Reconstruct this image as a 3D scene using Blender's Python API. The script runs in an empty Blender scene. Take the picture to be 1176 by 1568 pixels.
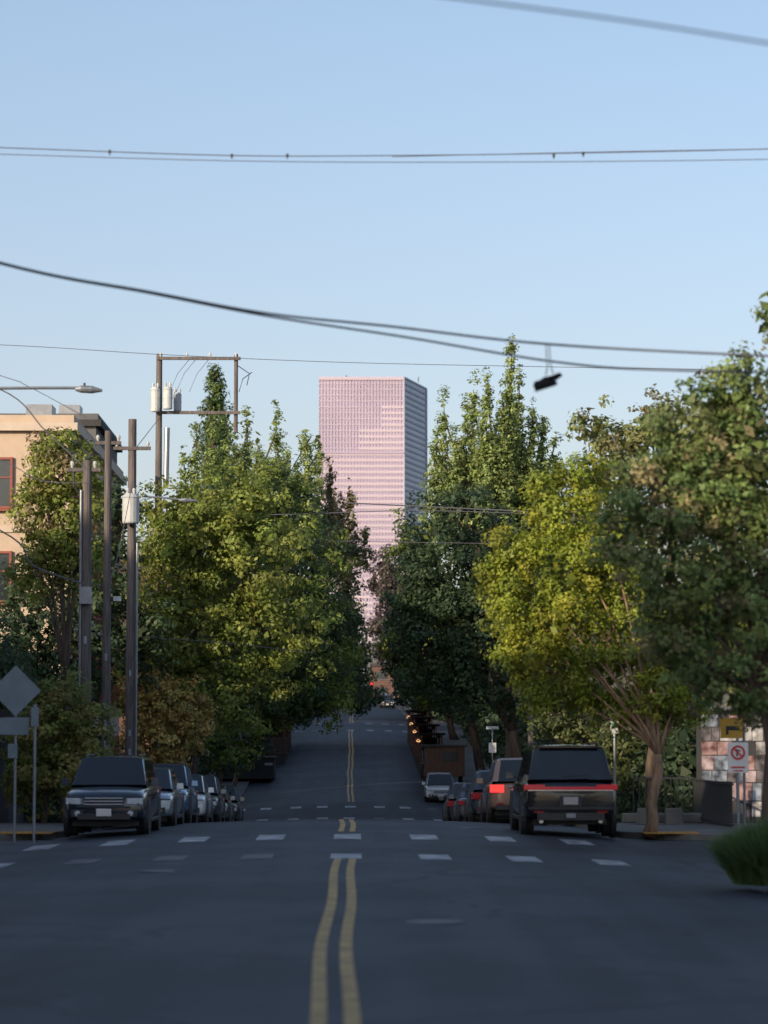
import bpy, math, random
import numpy as np
from mathutils import Vector, Matrix
random.seed(7)
RNG=np.random.default_rng(11)
K=24/85/1176.0
# ------------------------------------------------------------ scene / camera
sc=bpy.context.scene
sc.view_settings.view_transform='Standard'
sc.view_settings.look='None'
sc.view_settings.exposure=0
CAMZ=2.0
YAW=math.atan(48*K); PIT=math.atan(344*K)
cam=bpy.data.cameras.new("camera"); camo=bpy.data.objects.new("camera",cam)
sc.collection.objects.link(camo); sc.camera=camo
camo.location=(0,0,CAMZ); camo.rotation_euler=(math.pi/2+PIT,0,-YAW)
cam.sensor_fit='HORIZONTAL'; cam.sensor_width=24; cam.lens=85
cam.clip_start=0.5; cam.clip_end=8000
cam.dof.use_dof=True; cam.dof.focus_distance=105; cam.dof.aperture_fstop=1.25
MR=camo.rotation_euler.to_matrix()
def P(px,py,d):
    v=MR@Vector(((px-588)*K,(784-py)*K,-1))
    v=v*(d/v.y)
    return (v.x,v.y,v.z+CAMZ)
# ------------------------------------------------------------ terrain profile
PY=[-80,50,62,71,80,90,100,110,120,130,140,150,165,190,229,241,270,300,360,450,520,700,900,4000]
PZ=[0,0,0,-.12,-.45,-.80,-1.2,-1.6,-2.0,-2.3,-2.12,-1.72,-.95,.5,2.6,3.25,3.7,4.2,6.0,8.5,8.0,0,-8,-8]
_ys=np.arange(-100,4001,1.0); _z=np.interp(_ys,PY,PZ)
_k=np.exp(-0.5*(np.arange(-9,10)/2.6)**2); _k/=_k.sum()
_z=np.convolve(np.pad(_z,9,mode='edge'),_k,mode='valid')
def gz(y): return float(np.interp(y,_ys,_z))
KL,KR=-6.4,5.8
def rz(x,y):
    c=min(.22,.2*((x+.2)/6.0)**2)
    return gz(y)-c+0.012*math.sin(y*.35+x*.2)*(1 if y<60 else 0)
def sz(y): return gz(y)-.09   # pavement top
# ------------------------------------------------------------ materials
def mat(name,col,rough=.7,n=0.0,ns=5.0,bump=0.0,metal=0.0,coat=0.0,emit=None,es=0,scale=(1,1,1),col2=None,spec=.5):
    m=bpy.data.materials.new(name); m.use_nodes=True
    nt=m.node_tree; b=nt.nodes["Principled BSDF"]
    b.inputs["Base Color"].default_value=(*col,1); b.inputs["Roughness"].default_value=rough
    b.inputs["Metallic"].default_value=metal; b.inputs["Coat Weight"].default_value=coat
    b.inputs["Coat Roughness"].default_value=.05
    b.inputs["Specular IOR Level"].default_value=spec
    if emit: 
        b.inputs["Emission Color"].default_value=(*emit,1); b.inputs["Emission Strength"].default_value=es
    if n>0 or bump>0:
        tc=nt.nodes.new("ShaderNodeTexCoord"); mp=nt.nodes.new("ShaderNodeMapping")
        mp.inputs["Scale"].default_value=scale
        nt.links.new(tc.outputs["Object"],mp.inputs[0])
        no=nt.nodes.new("ShaderNodeTexNoise"); no.inputs["Scale"].default_value=ns; no.inputs["Detail"].default_value=6
        nt.links.new(mp.outputs[0],no.inputs["Vector"])
        if n>0:
            r=nt.nodes.new("ShaderNodeValToRGB")
            c2=col2 if col2 else tuple(min(1,c*(1+n)) for c in col)
            r.color_ramp.elements[0].position=.35; r.color_ramp.elements[1].position=.68
            r.color_ramp.elements[0].color=(*[c*(1-n) for c in col],1)
            r.color_ramp.elements[1].color=(*c2,1)
            nt.links.new(no.outputs["Fac"],r.inputs[0]); nt.links.new(r.outputs[0],b.inputs["Base Color"])
        if bump>0:
            bp=nt.nodes.new("ShaderNodeBump"); bp.inputs["Strength"].default_value=bump; bp.inputs["Distance"].default_value=.02
            nt.links.new(no.outputs["Fac"],bp.inputs["Height"]); nt.links.new(bp.outputs[0],b.inputs["Normal"])
    return m
def asphalt():
    m=bpy.data.materials.new("asphalt"); m.use_nodes=True; nt=m.node_tree; b=nt.nodes["Principled BSDF"]
    tc=nt.nodes.new("ShaderNodeTexCoord")
    def noise(sx,sy,s,det=5):
        mp=nt.nodes.new("ShaderNodeMapping"); mp.inputs["Scale"].default_value=(sx,sy,1)
        nt.links.new(tc.outputs["Object"],mp.inputs[0])
        no=nt.nodes.new("ShaderNodeTexNoise"); no.inputs["Scale"].default_value=s; no.inputs["Detail"].default_value=det
        nt.links.new(mp.outputs[0],no.inputs["Vector"]); return no.outputs["Fac"]
    a=noise(.16,.24,1.0,4); c=noise(1,1,38,4); e=noise(1.1,.04,1.3,3); g=noise(1,.4,1.6,6)
    def mth(op,x,y):
        n=nt.nodes.new("ShaderNodeMath"); n.operation=op
        for i,v in enumerate((x,y)):
            if isinstance(v,(int,float)): n.inputs[i].default_value=v
            else: nt.links.new(v,n.inputs[i])
        return n.outputs[0]
    s=mth('ADD',mth('ADD',mth('MULTIPLY',a,.42),mth('MULTIPLY',g,.18)),mth('ADD',mth('MULTIPLY',c,.15),mth('MULTIPLY',e,.25)))
    r=nt.nodes.new("ShaderNodeValToRGB")
    r.color_ramp.elements[0].position=.435; r.color_ramp.elements[1].position=.565
    r.color_ramp.elements[0].color=(.0145,.0185,.028,1); r.color_ramp.elements[1].color=(.042,.049,.065,1)
    nt.links.new(s,r.inputs[0])
    vo=nt.nodes.new("ShaderNodeTexVoronoi"); vo.feature='DISTANCE_TO_EDGE'; vo.inputs["Scale"].default_value=.16
    nd=nt.nodes.new("ShaderNodeTexNoise"); nd.inputs["Scale"].default_value=1.2
    nt.links.new(tc.outputs["Object"],nd.inputs["Vector"])
    vm=nt.nodes.new("ShaderNodeVectorMath"); vm.operation='ADD'
    nt.links.new(tc.outputs["Object"],vm.inputs[0]); nt.links.new(nd.outputs["Color"],vm.inputs[1])
    nt.links.new(vm.outputs[0],vo.inputs["Vector"])
    lt=mth('LESS_THAN',vo.outputs["Distance"],.008)
    mx=nt.nodes.new("ShaderNodeMixRGB"); mx.inputs[2].default_value=(.009,.009,.012,1)
    nt.links.new(mth('MULTIPLY',lt,.8),mx.inputs[0]); nt.links.new(r.outputs[0],mx.inputs[1])
    nt.links.new(mx.outputs[0],b.inputs["Base Color"])
    b.inputs["Roughness"].default_value=.66; b.inputs["Specular IOR Level"].default_value=.35
    bp=nt.nodes.new("ShaderNodeBump"); bp.inputs["Strength"].default_value=.4; bp.inputs["Distance"].default_value=.012
    nt.links.new(c,bp.inputs["Height"]); nt.links.new(bp.outputs[0],b.inputs["Normal"])
    return m
M={}
M['asph']=asphalt()
M['paintw']=mat("worn_white_paint",(.30,.31,.34),.6,.55,2.6,col2=(.56,.57,.60))
M['faded']=mat("faded_white_paint",(.05,.05,.06),.6,.4,2.5,col2=(.13,.13,.14))
M['yel']=mat("yellow_paint",(.44,.25,.06),.6,.35,3,col2=(.62,.37,.09))
M['conc']=mat("concrete",(.15,.147,.14),.85,.25,1.2,.2)
M['ground']=mat("soil_and_grass",(.06,.065,.035),.95,.4,.3,.2)
M['tact']=mat("tactile_yellow",(.45,.24,.05),.7,.15,4)
M['wood']=mat("weathered_pole_wood",(.12,.105,.105),.85,.35,3,.4,scale=(6,6,.5))
M['wood2']=mat("orange_timber",(.15,.065,.03),.7,.3,3,.2,scale=(1,1,6))
M['cart']=mat("brown_panelling",(.085,.045,.035),.6,.3,3,.2,scale=(1,1,6))
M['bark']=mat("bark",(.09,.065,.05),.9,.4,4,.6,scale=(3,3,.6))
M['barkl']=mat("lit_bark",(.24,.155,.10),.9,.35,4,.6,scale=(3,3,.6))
M['metal']=mat("galvanised_metal",(.26,.28,.32),.45,.12,4,metal=.6)
M['alu']=mat("sign_back_aluminium",(.18,.23,.28),.5,.1,3,metal=.35)
M['grey']=mat("transformer_grey",(.46,.48,.50),.5,.08,3)
M['dark']=mat("dark_metal",(.03,.03,.033),.5,.1,3)
M['wire']=mat("cable_black",(.10,.10,.13),.6,.1,3)
M['black']=mat("black_rubber",(.015,.015,.016),.8,.1,6)
M['shoe']=mat("shoe_black_canvas",(.012,.011,.012),.9,.2,20)
M['glass']=mat("car_glass",(.014,.02,.025),.05,.05,1,spec=.8)
M['chrome']=mat("chrome",(.7,.7,.72),.18,.05,2,metal=1)
M['rim']=mat("alloy_rim",(.3,.3,.32),.3,.1,4,metal=.9)
M['red']=mat("tail_lens_red",(.35,.012,.02),.15,.1,8,coat=.6)
M['redbar']=mat("tail_bar_red",(.45,.012,.03),.12,.1,8,coat=.8,emit=(1,.05,.08),es=.10)
M['redlit']=mat("brake_light_lit",(.6,.02,.02),.2,.1,8,emit=(1,.06,.05),es=1.2)
M['lamp']=mat("headlamp_lens",(.55,.60,.66),.12,.1,8,coat=.6)
M['plate']=mat("licence_plate",(.40,.36,.38),.4,.2,30)
M['white']=mat("white_enamel",(.70,.70,.70),.4,.05,3)
M['redp']=mat("red_enamel",(.55,.03,.03),.4,.05,3)
M['orange']=mat("amber_sign",(.70,.36,.03),.4,.05,3)
M['bulb']=mat("warm_bulb",(1,.8,.5),.4,.02,3,emit=(1,.5,.22),es=1.6)
M['peach']=mat("tan_stucco",(.50,.39,.31),.85,.08,1.5,.1)
M['peach2']=mat("cream_trim",(.54,.45,.38),.8,.08,1.5,.1)
M['rfr']=mat("red_window_frame",(.25,.07,.05),.6,.1,3)
M['win']=mat("window_glass",(.04,.05,.06),.1,.3,.6,spec=.7)
M['brick']=mat("brick_wall",(.11,.06,.05),.85,.25,2.5,.3)
M['greyb']=mat("grey_render",(.11,.115,.13),.85,.12,1.0,.1)
M['roof']=mat("dark_roof",(.045,.045,.05),.9,.2,1.0,.1)
# ------------------------------------------------------------ mesh builder
class MB:
    def __init__(s): s.v=[];s.f=[];s.m=[];s.mats=[]
    def mi(s,k):
        m=M[k] if isinstance(k,str) else k
        if m not in s.mats: s.mats.append(m)
        return s.mats.index(m)
    def add(s,vs,fs,k):
        o=len(s.v); s.v+= [tuple(v) for v in vs]; i=s.mi(k)
        for f in fs: s.f.append(tuple(o+a for a in f)); s.m.append(i)
    def box(s,c,d,k,R=None,taper=1.0):
        vs=[]
        for z in (-.5,.5):
            t=taper if z>0 else 1
            for x,y in ((-.5,-.5),(.5,-.5),(.5,.5),(-.5,.5)):
                p=Vector((x*d[0]*t,y*d[1]*t,z*d[2]))
                if R is not None: p=R@p
                vs.append((p.x+c[0],p.y+c[1],p.z+c[2]))
        s.add(vs,[(3,2,1,0),(4,5,6,7),(0,1,5,4),(1,2,6,5),(2,3,7,6),(3,0,4,7)],k)
    def tube(s,pts,rs,k,n=8,cap=True):
        pts=[Vector(p) for p in pts]
        if not hasattr(rs,'__len__'): rs=[rs]*len(pts)
        vs=[];fs=[]
        for i,p in enumerate(pts):
            t=(pts[min(i+1,len(pts)-1)]-pts[max(i-1,0)]).normalized()
            a=Vector((0,0,1)) if abs(t.z)<.9 else Vector((1,0,0))
            u=t.cross(a).normalized(); w=t.cross(u)
            for j in range(n):
                an=2*math.pi*j/n
                vs.append(p+(u*math.cos(an)+w*math.sin(an))*rs[i])
        for i in range(len(pts)-1):
            for j in range(n):
                fs.append((i*n+j,i*n+(j+1)%n,(i+1)*n+(j+1)%n,(i+1)*n+j))
        if cap:
            fs.append(tuple(range(n-1,-1,-1))); fs.append(tuple(range((len(pts)-1)*n,len(pts)*n)))
        s.add(vs,fs,k)
    def obj(s,name,parent=None,smooth=False,bevel=0,sub=0,loc=None,rot=None):
        me=bpy.data.meshes.new(name); me.from_pydata(s.v,[],s.f)
        for m in s.mats: me.materials.append(m)
        me.polygons.foreach_set("material_index",s.m)
        if smooth: me.polygons.foreach_set("use_smooth",[True]*len(s.f))
        me.update()
        o=bpy.data.objects.new(name,me); sc.collection.objects.link(o)
        if parent: o.parent=parent
        if loc: o.location=loc
        if rot: o.rotation_euler=rot
        if bevel:
            b=o.modifiers.new("bevel",'BEVEL'); b.width=bevel; b.segments=2; b.limit_method='ANGLE'
        if sub:
            b=o.modifiers.new("sub",'SUBSURF'); b.levels=sub; b.render_levels=sub
        return o
def empty(name,loc=(0,0,0),rot=(0,0,0)):
    e=bpy.data.objects.new(name,None); sc.collection.objects.link(e); e.location=loc; e.rotation_euler=rot; return e
# ------------------------------------------------------------ ground, road
b=MB(); ys=list(np.arange(-80,560,4.0))+[600,700,900,1400,2500,4000]; xs=[-2500,-600,-150,-60,60,150,600,2500]
vs=[(x,y,gz(y)-.36-(0 if abs(x)<=60 else .05)) for y in ys for x in xs]; nx=len(xs)
b.add(vs,[(i*nx+j,i*nx+j+1,(i+1)*nx+j+1,(i+1)*nx+j) for i in range(len(ys)-1) for j in range(nx-1)],'ground'); b.obj("ground")
b=MB(); ys=list(np.arange(-60,700,1.0)); xs=list(np.linspace(KL,KR,15)); nx=len(xs)
b.add([(x,y,rz(x,y)) for y in ys for x in xs],[(i*nx+j,i*nx+j+1,(i+1)*nx+j+1,(i+1)*nx+j) for i in range(len(ys)-1) for j in range(nx-1)],'asph')
b.obj("road",smooth=True)
CROSS=[(40.5,58.5),(139,151),(229,241),(330,342)]
BL=[(-60,40.5),(58.5,139),(151,229),(241,330),(342,690)]
b=MB()
for a,c in CROSS:
    for x0,x1 in ((-60,KL+.002),(KR-.002,60)):
        yy=np.linspace(a-3.5,c+3.5,22); xx=np.linspace(x0,x1,8)
        b.add([(x,y,gz(y)-.224) for y in yy for x in xx],[(i*8+j,i*8+j+1,(i+1)*8+j+1,(i+1)*8+j) for i in range(21) for j in range(7)],'asph')
b.obj("cross_street",smooth=True)
for side in (-1,1):
    k0=KL if side<0 else KR
    for a,c in BL:
        b=MB(); yy=sorted(set(list(np.arange(a,c,2.0))+[a+t for t in (.1,.4,.8,1.3,2,2.9)]+[c-t for t in (.1,.4,.8,1.3,2,2.9)]+[a,c]))
        R=3.0; vs=[];
        for y in yy:
            t=min(y-a,c-y); e=0
            if t<R: e=R-math.sqrt(max(0,R*R-(R-t)**2))
            for (dx,dz) in ((0,-.3),(0,0.0),(.16,0.0),(.165,-.004),(3.9,0),(54,0)):
                vs.append((k0+side*(e+dx if dx<50 else dx),y,sz(y)+dz))
        n=6; fs=[]
        for i in range(len(yy)-1):
            for j in range(n-1):
                q=(i*n+j,i*n+j+1,(i+1)*n+j+1,(i+1)*n+j); fs.append(q if side<0 else q[::-1])
        b.add(vs,fs,'conc')
        for yi,y in ((0,a),(len(yy)-1,c)):
            x1=k0+side*R; x2=k0+side*54
            b.add([(x1,y,sz(y)-.3),(x2,y,sz(y)-.3),(x2,y,sz(y)),(x1,y,sz(y))],[(0,1,2,3)],'conc')
        b.obj("sidewalk")
b=MB()
for side in (-1,1):
    k0=KL if side<0 else KR
    for y in np.arange(60,138,1.6):
        b.box((k0+side*2.1,y,sz(y)+.002),(3.4,.02,.004),'dark')
b.obj("sidewalk_joints")
def strip(b,x0,x1,y0,y1,k,wig=None,dz=.006):
    n=max(1,int((y1-y0)/.8)); yy=np.linspace(y0,y1,n+1)
    xx=np.linspace(x0,x1,3); vs=[]
    for y in yy:
        w=wig(y) if wig else 0
        for x in xx: vs.append((x+w,y,rz(x+w,y)+dz))
    b.add(vs,[(i*3+j,i*3+j+1,(i+1)*3+j+1,(i+1)*3+j) for i in range(n) for j in range(2)],k)
wig=lambda y:-.13+.022*math.sin(y*.42)+.03*math.sin(y*.13+1)
b=MB()
for y0,y1 in ((4,45),(57.5,70),(70,137),(152,227),(242,328),(343,450)):
    for o in (-.18,.06): strip(b,o,o+.12,y0,y1,'yel',wig)
b.obj("yellow_centre_line")
b=MB()
for i in range(-4,4):
    x=-.08+i*1.49+random.uniform(-.03,.03)
    strip(b,x-.26,x+.26,45.0+abs(i)*.1,47.0+abs(i)*.1+random.uniform(-.1,.1),'paintw' if i>=0 or i==-4 else 'faded')
for i in range(-4,4):
    x=-.1+i*1.53; strip(b,x-.27,x+.27,53.6,56.0,'paintw')
for y0 in (138.2,147.5,227,239):
    for i in range(-4,4):
        x=-.1+i*1.5+random.uniform(-.1,.1); strip(b,x-.29,x+.29,y0,y0+1.4,'paintw' if random.random()<.7 else 'faded')
b.obj("crosswalk_markings")
b=MB(); 
for i in range(3): 
    n=20; cx,cy=[(.9,30),(-2.9,41.5),(2.6,62)][i]
    b.add([(cx+.33*math.cos(2*math.pi*k/n),cy+.33*math.sin(2*math.pi*k/n),rz(cx,cy)+.005+.0*k) for k in range(n)],[tuple(range(n))],'dark')
b.obj("manhole_cover")
for x,y in ((-7.1,59.6),(6.9,59.4)):
    b=MB(); b.box((x,y,sz(y)+.012),(1.2,.8,.02),'tact')
    for i in range(8):
        for j in range(5): b.box((x-.52+i*.15,y-.3+j*.15,sz(y)+.026),(.05,.05,.012),'tact')
    b.obj("tactile_paving")
# ------------------------------------------------------------ foliage
def leafmat():
    m=bpy.data.materials.new("foliage"); m.use_nodes=True; nt=m.node_tree; nt.nodes.clear()
    o=nt.nodes.new("ShaderNodeOutputMaterial"); at=nt.nodes.new("ShaderNodeAttribute"); at.attribute_name="Col"
    d=nt.nodes.new("ShaderNodeBsdfPrincipled"); d.inputs["Roughness"].default_value=.5; d.inputs["Specular IOR Level"].default_value=.3
    t=nt.nodes.new("ShaderNodeBsdfTranslucent"); mx=nt.nodes.new("ShaderNodeMixShader"); mx.inputs[0].default_value=.36
    hs=nt.nodes.new("ShaderNodeHueSaturation"); hs.inputs["Value"].default_value=1.5; hs.inputs["Hue"].default_value=.485
    nt.links.new(at.outputs["Color"],d.inputs["Base Color"]); nt.links.new(at.outputs["Color"],hs.inputs["Color"])
    nt.links.new(hs.outputs[0],t.inputs["Color"])
    nt.links.new(d.outputs[0],mx.inputs[1]); nt.links.new(t.outputs[0],mx.inputs[2]); nt.links.new(mx.outputs[0],o.inputs[0])
    return m
LM=leafmat()
def unit(n):
    v=RNG.normal(size=(n,3)); return v/np.linalg.norm(v,axis=1,keepdims=True)
def quads(name,V,C,parent=None):
    n=len(V)//4
    me=bpy.data.meshes.new(name); me.vertices.add(len(V)); me.vertices.foreach_set("co",V.astype(np.float32).ravel())
    me.loops.add(4*n); me.loops.foreach_set("vertex_index",np.arange(4*n,dtype=np.int32))
    me.polygons.add(n); me.polygons.foreach_set("loop_start",np.arange(0,4*n,4,dtype=np.int32)); 
    me.update(calc_edges=True)
    a=me.color_attributes.new("Col",'FLOAT_COLOR','POINT')
    a.data.foreach_set("color",np.concatenate([np.clip(C,0,1),np.ones((len(C),1))],1).astype(np.float32).ravel())
    me.materials.append(LM)
    o=bpy.data.objects.new(name,me); sc.collection.objects.link(o)
    if parent: o.parent=parent
    return o
def foliage(name,blobs,cols,leaf=.16,cr=.5,dens=1.3,fill=.55,parent=None,up=.3,aspect=.6,rmin=.55,core=1.0,bright=1.0):
    VV=[];CC=[]; cols=np.array(cols)*bright; centers=[]
    for (cx,cy,cz,rx,ry,rzz) in blobs:
        R3=np.array([rx,ry,rzz]); C0=np.array([cx,cy,cz])
        area=4*math.pi*((rx*ry)**1.6+(rx*rzz)**1.6+(ry*rzz)**1.6)**(1/1.6)/3**(1/1.6)
        nc=max(3,int(dens*area/(math.pi*cr*cr)))
        d=unit(nc); r=(rmin**3+(1.10**3-rmin**3)*RNG.random(nc))**(1/3)
        r=r*(1+.12*np.sin(d[:,0]*5+cx)+.12*np.sin(d[:,2]*7+cz*2))
        pc=C0+d*r[:,None]*R3
        crs=cr*RNG.uniform(.5,1.3,nc)
        nl=np.maximum(6,(fill*4*math.pi*crs**2/(leaf*leaf)).astype(int))
        ci=cols[RNG.integers(0,len(cols),nc)]*RNG.uniform(.65,1.35,nc)[:,None]
        idx=np.repeat(np.arange(nc),nl); N=len(idx)
        u=unit(N); rr=crs[idx]*RNG.random(N)**.45
        pos=pc[idx]+u*rr[:,None]*np.array([1,1,.75])
        nrm=u*.7+d[idx]*.5+unit(N)*.65+np.array([0,0,up]); LF=np.full(N,leaf); cc=ci[idx]
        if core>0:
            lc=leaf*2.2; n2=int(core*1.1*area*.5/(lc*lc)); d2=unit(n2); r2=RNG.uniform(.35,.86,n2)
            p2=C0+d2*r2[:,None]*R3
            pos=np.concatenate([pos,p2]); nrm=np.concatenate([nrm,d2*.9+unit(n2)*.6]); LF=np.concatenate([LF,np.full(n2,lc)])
            cc=np.concatenate([cc,cols[RNG.integers(0,len(cols),n2)]*RNG.uniform(.5,.8,n2)[:,None]]); N+=n2  # inner leaves coloured darker, painting in the shade inside the crown
        nrm/=np.linalg.norm(nrm,axis=1,keepdims=True)
        t=unit(N)+np.array([0,0,-.4+up]); t-=nrm*(t*nrm).sum(1)[:,None]; t/=np.linalg.norm(t,axis=1,keepdims=True)
        s=np.cross(nrm,t); L=(LF*RNG.uniform(.7,1.4,N))[:,None]; W=L*aspect
        q=np.stack([pos-t*L*.5,pos+s*W*.5,pos+t*L*.5,pos-s*W*.5],1)
        VV.append(q.reshape(-1,3)); c=cc*RNG.uniform(.75,1.25,N)[:,None]
        CC.append(np.repeat(c,4,axis=0)); centers.append(pc)
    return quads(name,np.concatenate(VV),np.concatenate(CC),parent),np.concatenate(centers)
def Bl(px,py,d,rx,rz_,ry=None):
    x,y,z=P(px,py,d); s=K*d
    return (x,y,z,rx*s,(ry if ry else (rx+rz_)/2*s),rz_*s)
def tree(name,base,blobs,cols,tr=.2,bark='bark',mid=None,limbs=22,limb_r=.5,inner='bark',**kw):
    bx,by=base; z0=sz(by)-.1
    cen=np.array([bl[:3] for bl in blobs]); mc=cen.mean(0)
    b=MB()
    fork=mid if mid else (bx+(mc[0]-bx)*.25,by+(mc[1]-by)*.25,z0+.42*(mc[2]-z0)+.3)
    n=6; pts=[];rs=[]
    for i in range(n):
        t=i/(n-1); pts.append((bx+(fork[0]-bx)*t+.05*math.sin(i*2+bx),by+(fork[1]-by)*t,z0+(fork[2]-z0)*t)); rs.append(tr*1.35 if i==0 else tr*(1.08-.35*t))
    b.tube(pts,rs,bark,10)
    r1=tr*limb_r
    for bl in blobs:
        c=np.array(bl[:3]); f=np.array(fork); m=f*.5+c*.5+np.array([0,0,.1*abs(c[2]-f[2])])
        b.tube([fork,tuple(f*.72+m*.28+[0,0,.1]),tuple(m),tuple(c),tuple(c+np.array([0,0,bl[5]*.4]))],[r1*1.3,r1*.8,r1*.5,r1*.28,r1*.1],inner,7)
    o=b.obj(name,smooth=True)
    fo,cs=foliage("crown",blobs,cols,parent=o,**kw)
    b=MB(); pick=RNG.choice(len(cs),min(limbs,len(cs)),replace=False)
    for i in pick:
        c=cs[i]; dd=((cen-c)**2).sum(1); s=cen[dd.argmin()]
        m=(s+c)/2+RNG.normal(size=3)*.12
        b.tube([tuple(s),tuple(m),tuple(c)],[r1*.22,r1*.15,r1*.05],inner,5)
    b.obj("limbs",parent=o,smooth=True)
    return o
G1=[(.20,.245,.055),(.16,.215,.05),(.24,.27,.065)]
GD=[(.052,.090,.045),(.066,.10,.046),(.044,.076,.043)]
GY=[(.245,.285,.04),(.19,.245,.035),(.30,.31,.045),(.22,.27,.04)]
GO=[(.18,.17,.075),(.21,.17,.10),(.14,.16,.065)]
GP=[(.24,.31,.11),(.20,.27,.10),(.27,.33,.12)]
# left side
tree("street_tree",(-9.2,88),[Bl(90,725,88,54,60),Bl(58,800,88,42,60),Bl(112,800,88,50,60),Bl(80,685,88,38,28),Bl(60,870,88,52,45),Bl(135,725,88,24,34),Bl(120,860,88,45,40)],G1+[(.25,.20,.11)],tr=.16,leaf=.14,cr=.40,dens=1.4)
tree("street_tree",(-11.8,97),[Bl(60,940,97,80,60),Bl(160,900,97,50,80),Bl(180,790,97,34,60),Bl(120,1010,97,70,60),Bl(210,980,97,50,80),Bl(20,1010,97,50,50)],GD,tr=.2,leaf=.19,cr=.5,dens=1.2)
tree("street_tree",(-8.6,101),[Bl(262,880,101,62,80),Bl(320,815,101,78,80),Bl(290,960,101,95,85),Bl(395,860,101,85,95),Bl(330,1050,101,100,65),Bl(240,1020,101,55,70),Bl(400,965,101,90,75),Bl(260,785,101,42,45),Bl(370,760,101,50,45)],G1,tr=.28,leaf=.165,cr=.5,dens=1.3)
tree("street_tree",(-8.4,125),[Bl(450,870,125,75,85),Bl(460,980,125,85,85),Bl(410,1055,125,90,60),Bl(410,765,125,65,55),Bl(470,1058,125,70,48),Bl(340,770,125,60,50),Bl(350,1140,125,70,40)],G1[:2]+GD[:1],tr=.28,leaf=.19,cr=.55,dens=1.3)
tree("street_tree",(-8.2,160),[Bl(508,930,160,44,80),Bl(510,1030,160,52,52),Bl(480,830,160,40,70),Bl(455,1060,160,40,40)],GD+G1[:1],tr=.28,leaf=.24,cr=.65)
tree("street_tree",(-7.9,212),[Bl(535,1020,212,38,50),Bl(550,1062,212,36,26),Bl(515,1040,212,40,50),Bl(470,1070,212,40,35),Bl(520,960,212,38,55)],GD,tr=.3,leaf=.28,cr=.75)
def spires(d,lst,w,cols=None,dep=3.0):
    out=[]
    for (px,top,bot) in lst:
        h=bot-top
        yy=d+random.uniform(-dep,dep)
        a=Bl(px,top+h*.22,yy,w*.5,h*.24,w*K*d*.5); c=Bl(px+random.uniform(-3,3),top+h*.46,yy,w*.95,h*.32,w*K*d*.95); e=Bl(px,top+h*.75,yy,w*1.4,h*.32,w*K*d*1.3)
        out+=[a,c,e]
    return out
tree("poplar_tree",(-8.8,145),spires(145,[(300,650,860),(325,632,860),(345,645,880),(378,612,850),(395,655,860),(360,650,860),(423,612,830),(440,680,850),(468,636,840),(487,650,850),(282,680,860),(408,690,860),(455,690,850)],10)+[Bl(350,790,145,75,65),Bl(440,800,145,50,55)],GP,tr=.3,leaf=.17,cr=.32,dens=1.6,up=.8,limbs=30)
tree("conifer_tree",(-13,215),[Bl(330,600,215,15,35),Bl(330,640,215,25,40),Bl(331,690,215,28,50),Bl(330,572,215,6,16)],[(.08,.13,.045),(.10,.15,.05)],tr=.35,leaf=.26,cr=.5,dens=1.8,up=.6)
tree("maple_tree",(-6.9,152),spires(152,[(505,695,860),(520,750,880),(535,730,850),(545,800,880),(560,800,870),(530,840,960),(512,740,860)],8),GO,tr=.15,leaf=.17,cr=.30,dens=1.4,up=.8)
tree("small_street_tree",(-8.0,106),[Bl(255,1085,98,55,45),Bl(208,1082,98,30,36),Bl(300,1085,98,30,38),Bl(250,1135,98,62,42),Bl(230,1050,98,35,25)],[(.42,.33,.12),(.45,.33,.13),(.33,.30,.10)],tr=.09,leaf=.13,cr=.28,dens=1.7)
tree("garden_shrub",(-8.0,71),[Bl(100,1085,71,52,58),Bl(60,1110,71,48,70),Bl(140,1125,71,36,55),Bl(100,1180,71,62,60),Bl(40,1190,71,35,60),Bl(150,1190,71,25,45)],[(.20,.22,.06),(.16,.20,.06),(.25,.22,.07)],tr=.08,leaf=.11,cr=.26,dens=1.5)
foliage("hedge",[(-10.5,y,sz(y)+1.6,1.1,2.6,2.0) for y in range(92,136,4)]+[(-12,y,sz(y)+4.2,1.6,3,2.2) for y in (88,92,96,99)],GD,leaf=.22,cr=.5,dens=1.2)
# right side
tree("poplar_tree",(8.8,150),spires(150,[(680,600,780),(697,650,780),(668,655,780),(725,570,780),(712,615,770),(747,556,780),(783,504,760),(770,585,780),(795,556,780),(815,610,790),(832,616,800),(848,655,800),(760,630,800),(738,630,800),(800,650,800),(700,690,820)],10)+[Bl(750,780,150,80,70),Bl(690,785,150,42,55),Bl(820,770,150,50,65),Bl(770,710,150,35,55)],GP,tr=.32,leaf=.17,cr=.32,dens=1.6,up=.8,limbs=30)
tree("street_tree",(8.2,126),[Bl(700,800,126,62,60),Bl(690,890,126,62,80),Bl(720,970,126,85,90),Bl(655,990,126,52,70),Bl(740,1050,126,80,55),Bl(780,900,126,60,100),Bl(640,920,126,35,55)],GD,tr=.3,leaf=.2,cr=.55)
tree("street_tree",(8.0,165),[Bl(640,860,165,38,70),Bl(625,820,165,20,40),Bl(640,960,165,52,70),Bl(660,1040,165,55,50),Bl(612,990,165,32,50),Bl(690,1000,165,60,80)],GD+G1[:2],tr=.3,leaf=.24,cr=.65)
tree("street_tree",(8.0,215),[Bl(640,1020,215,45,55),Bl(670,1060,215,45,35),Bl(625,950,215,35,50)],GD,tr=.3,leaf=.3,cr=.75)
tree("plum_tree",(7.5,300),[Bl(590,885,300,30,42),Bl(612,910,300,30,50),Bl(598,960,300,30,60),Bl(625,1000,300,30,60)],[(.09,.06,.075),(.075,.055,.07),(.10,.09,.07)],tr=.35,leaf=.36,cr=.9)
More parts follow.
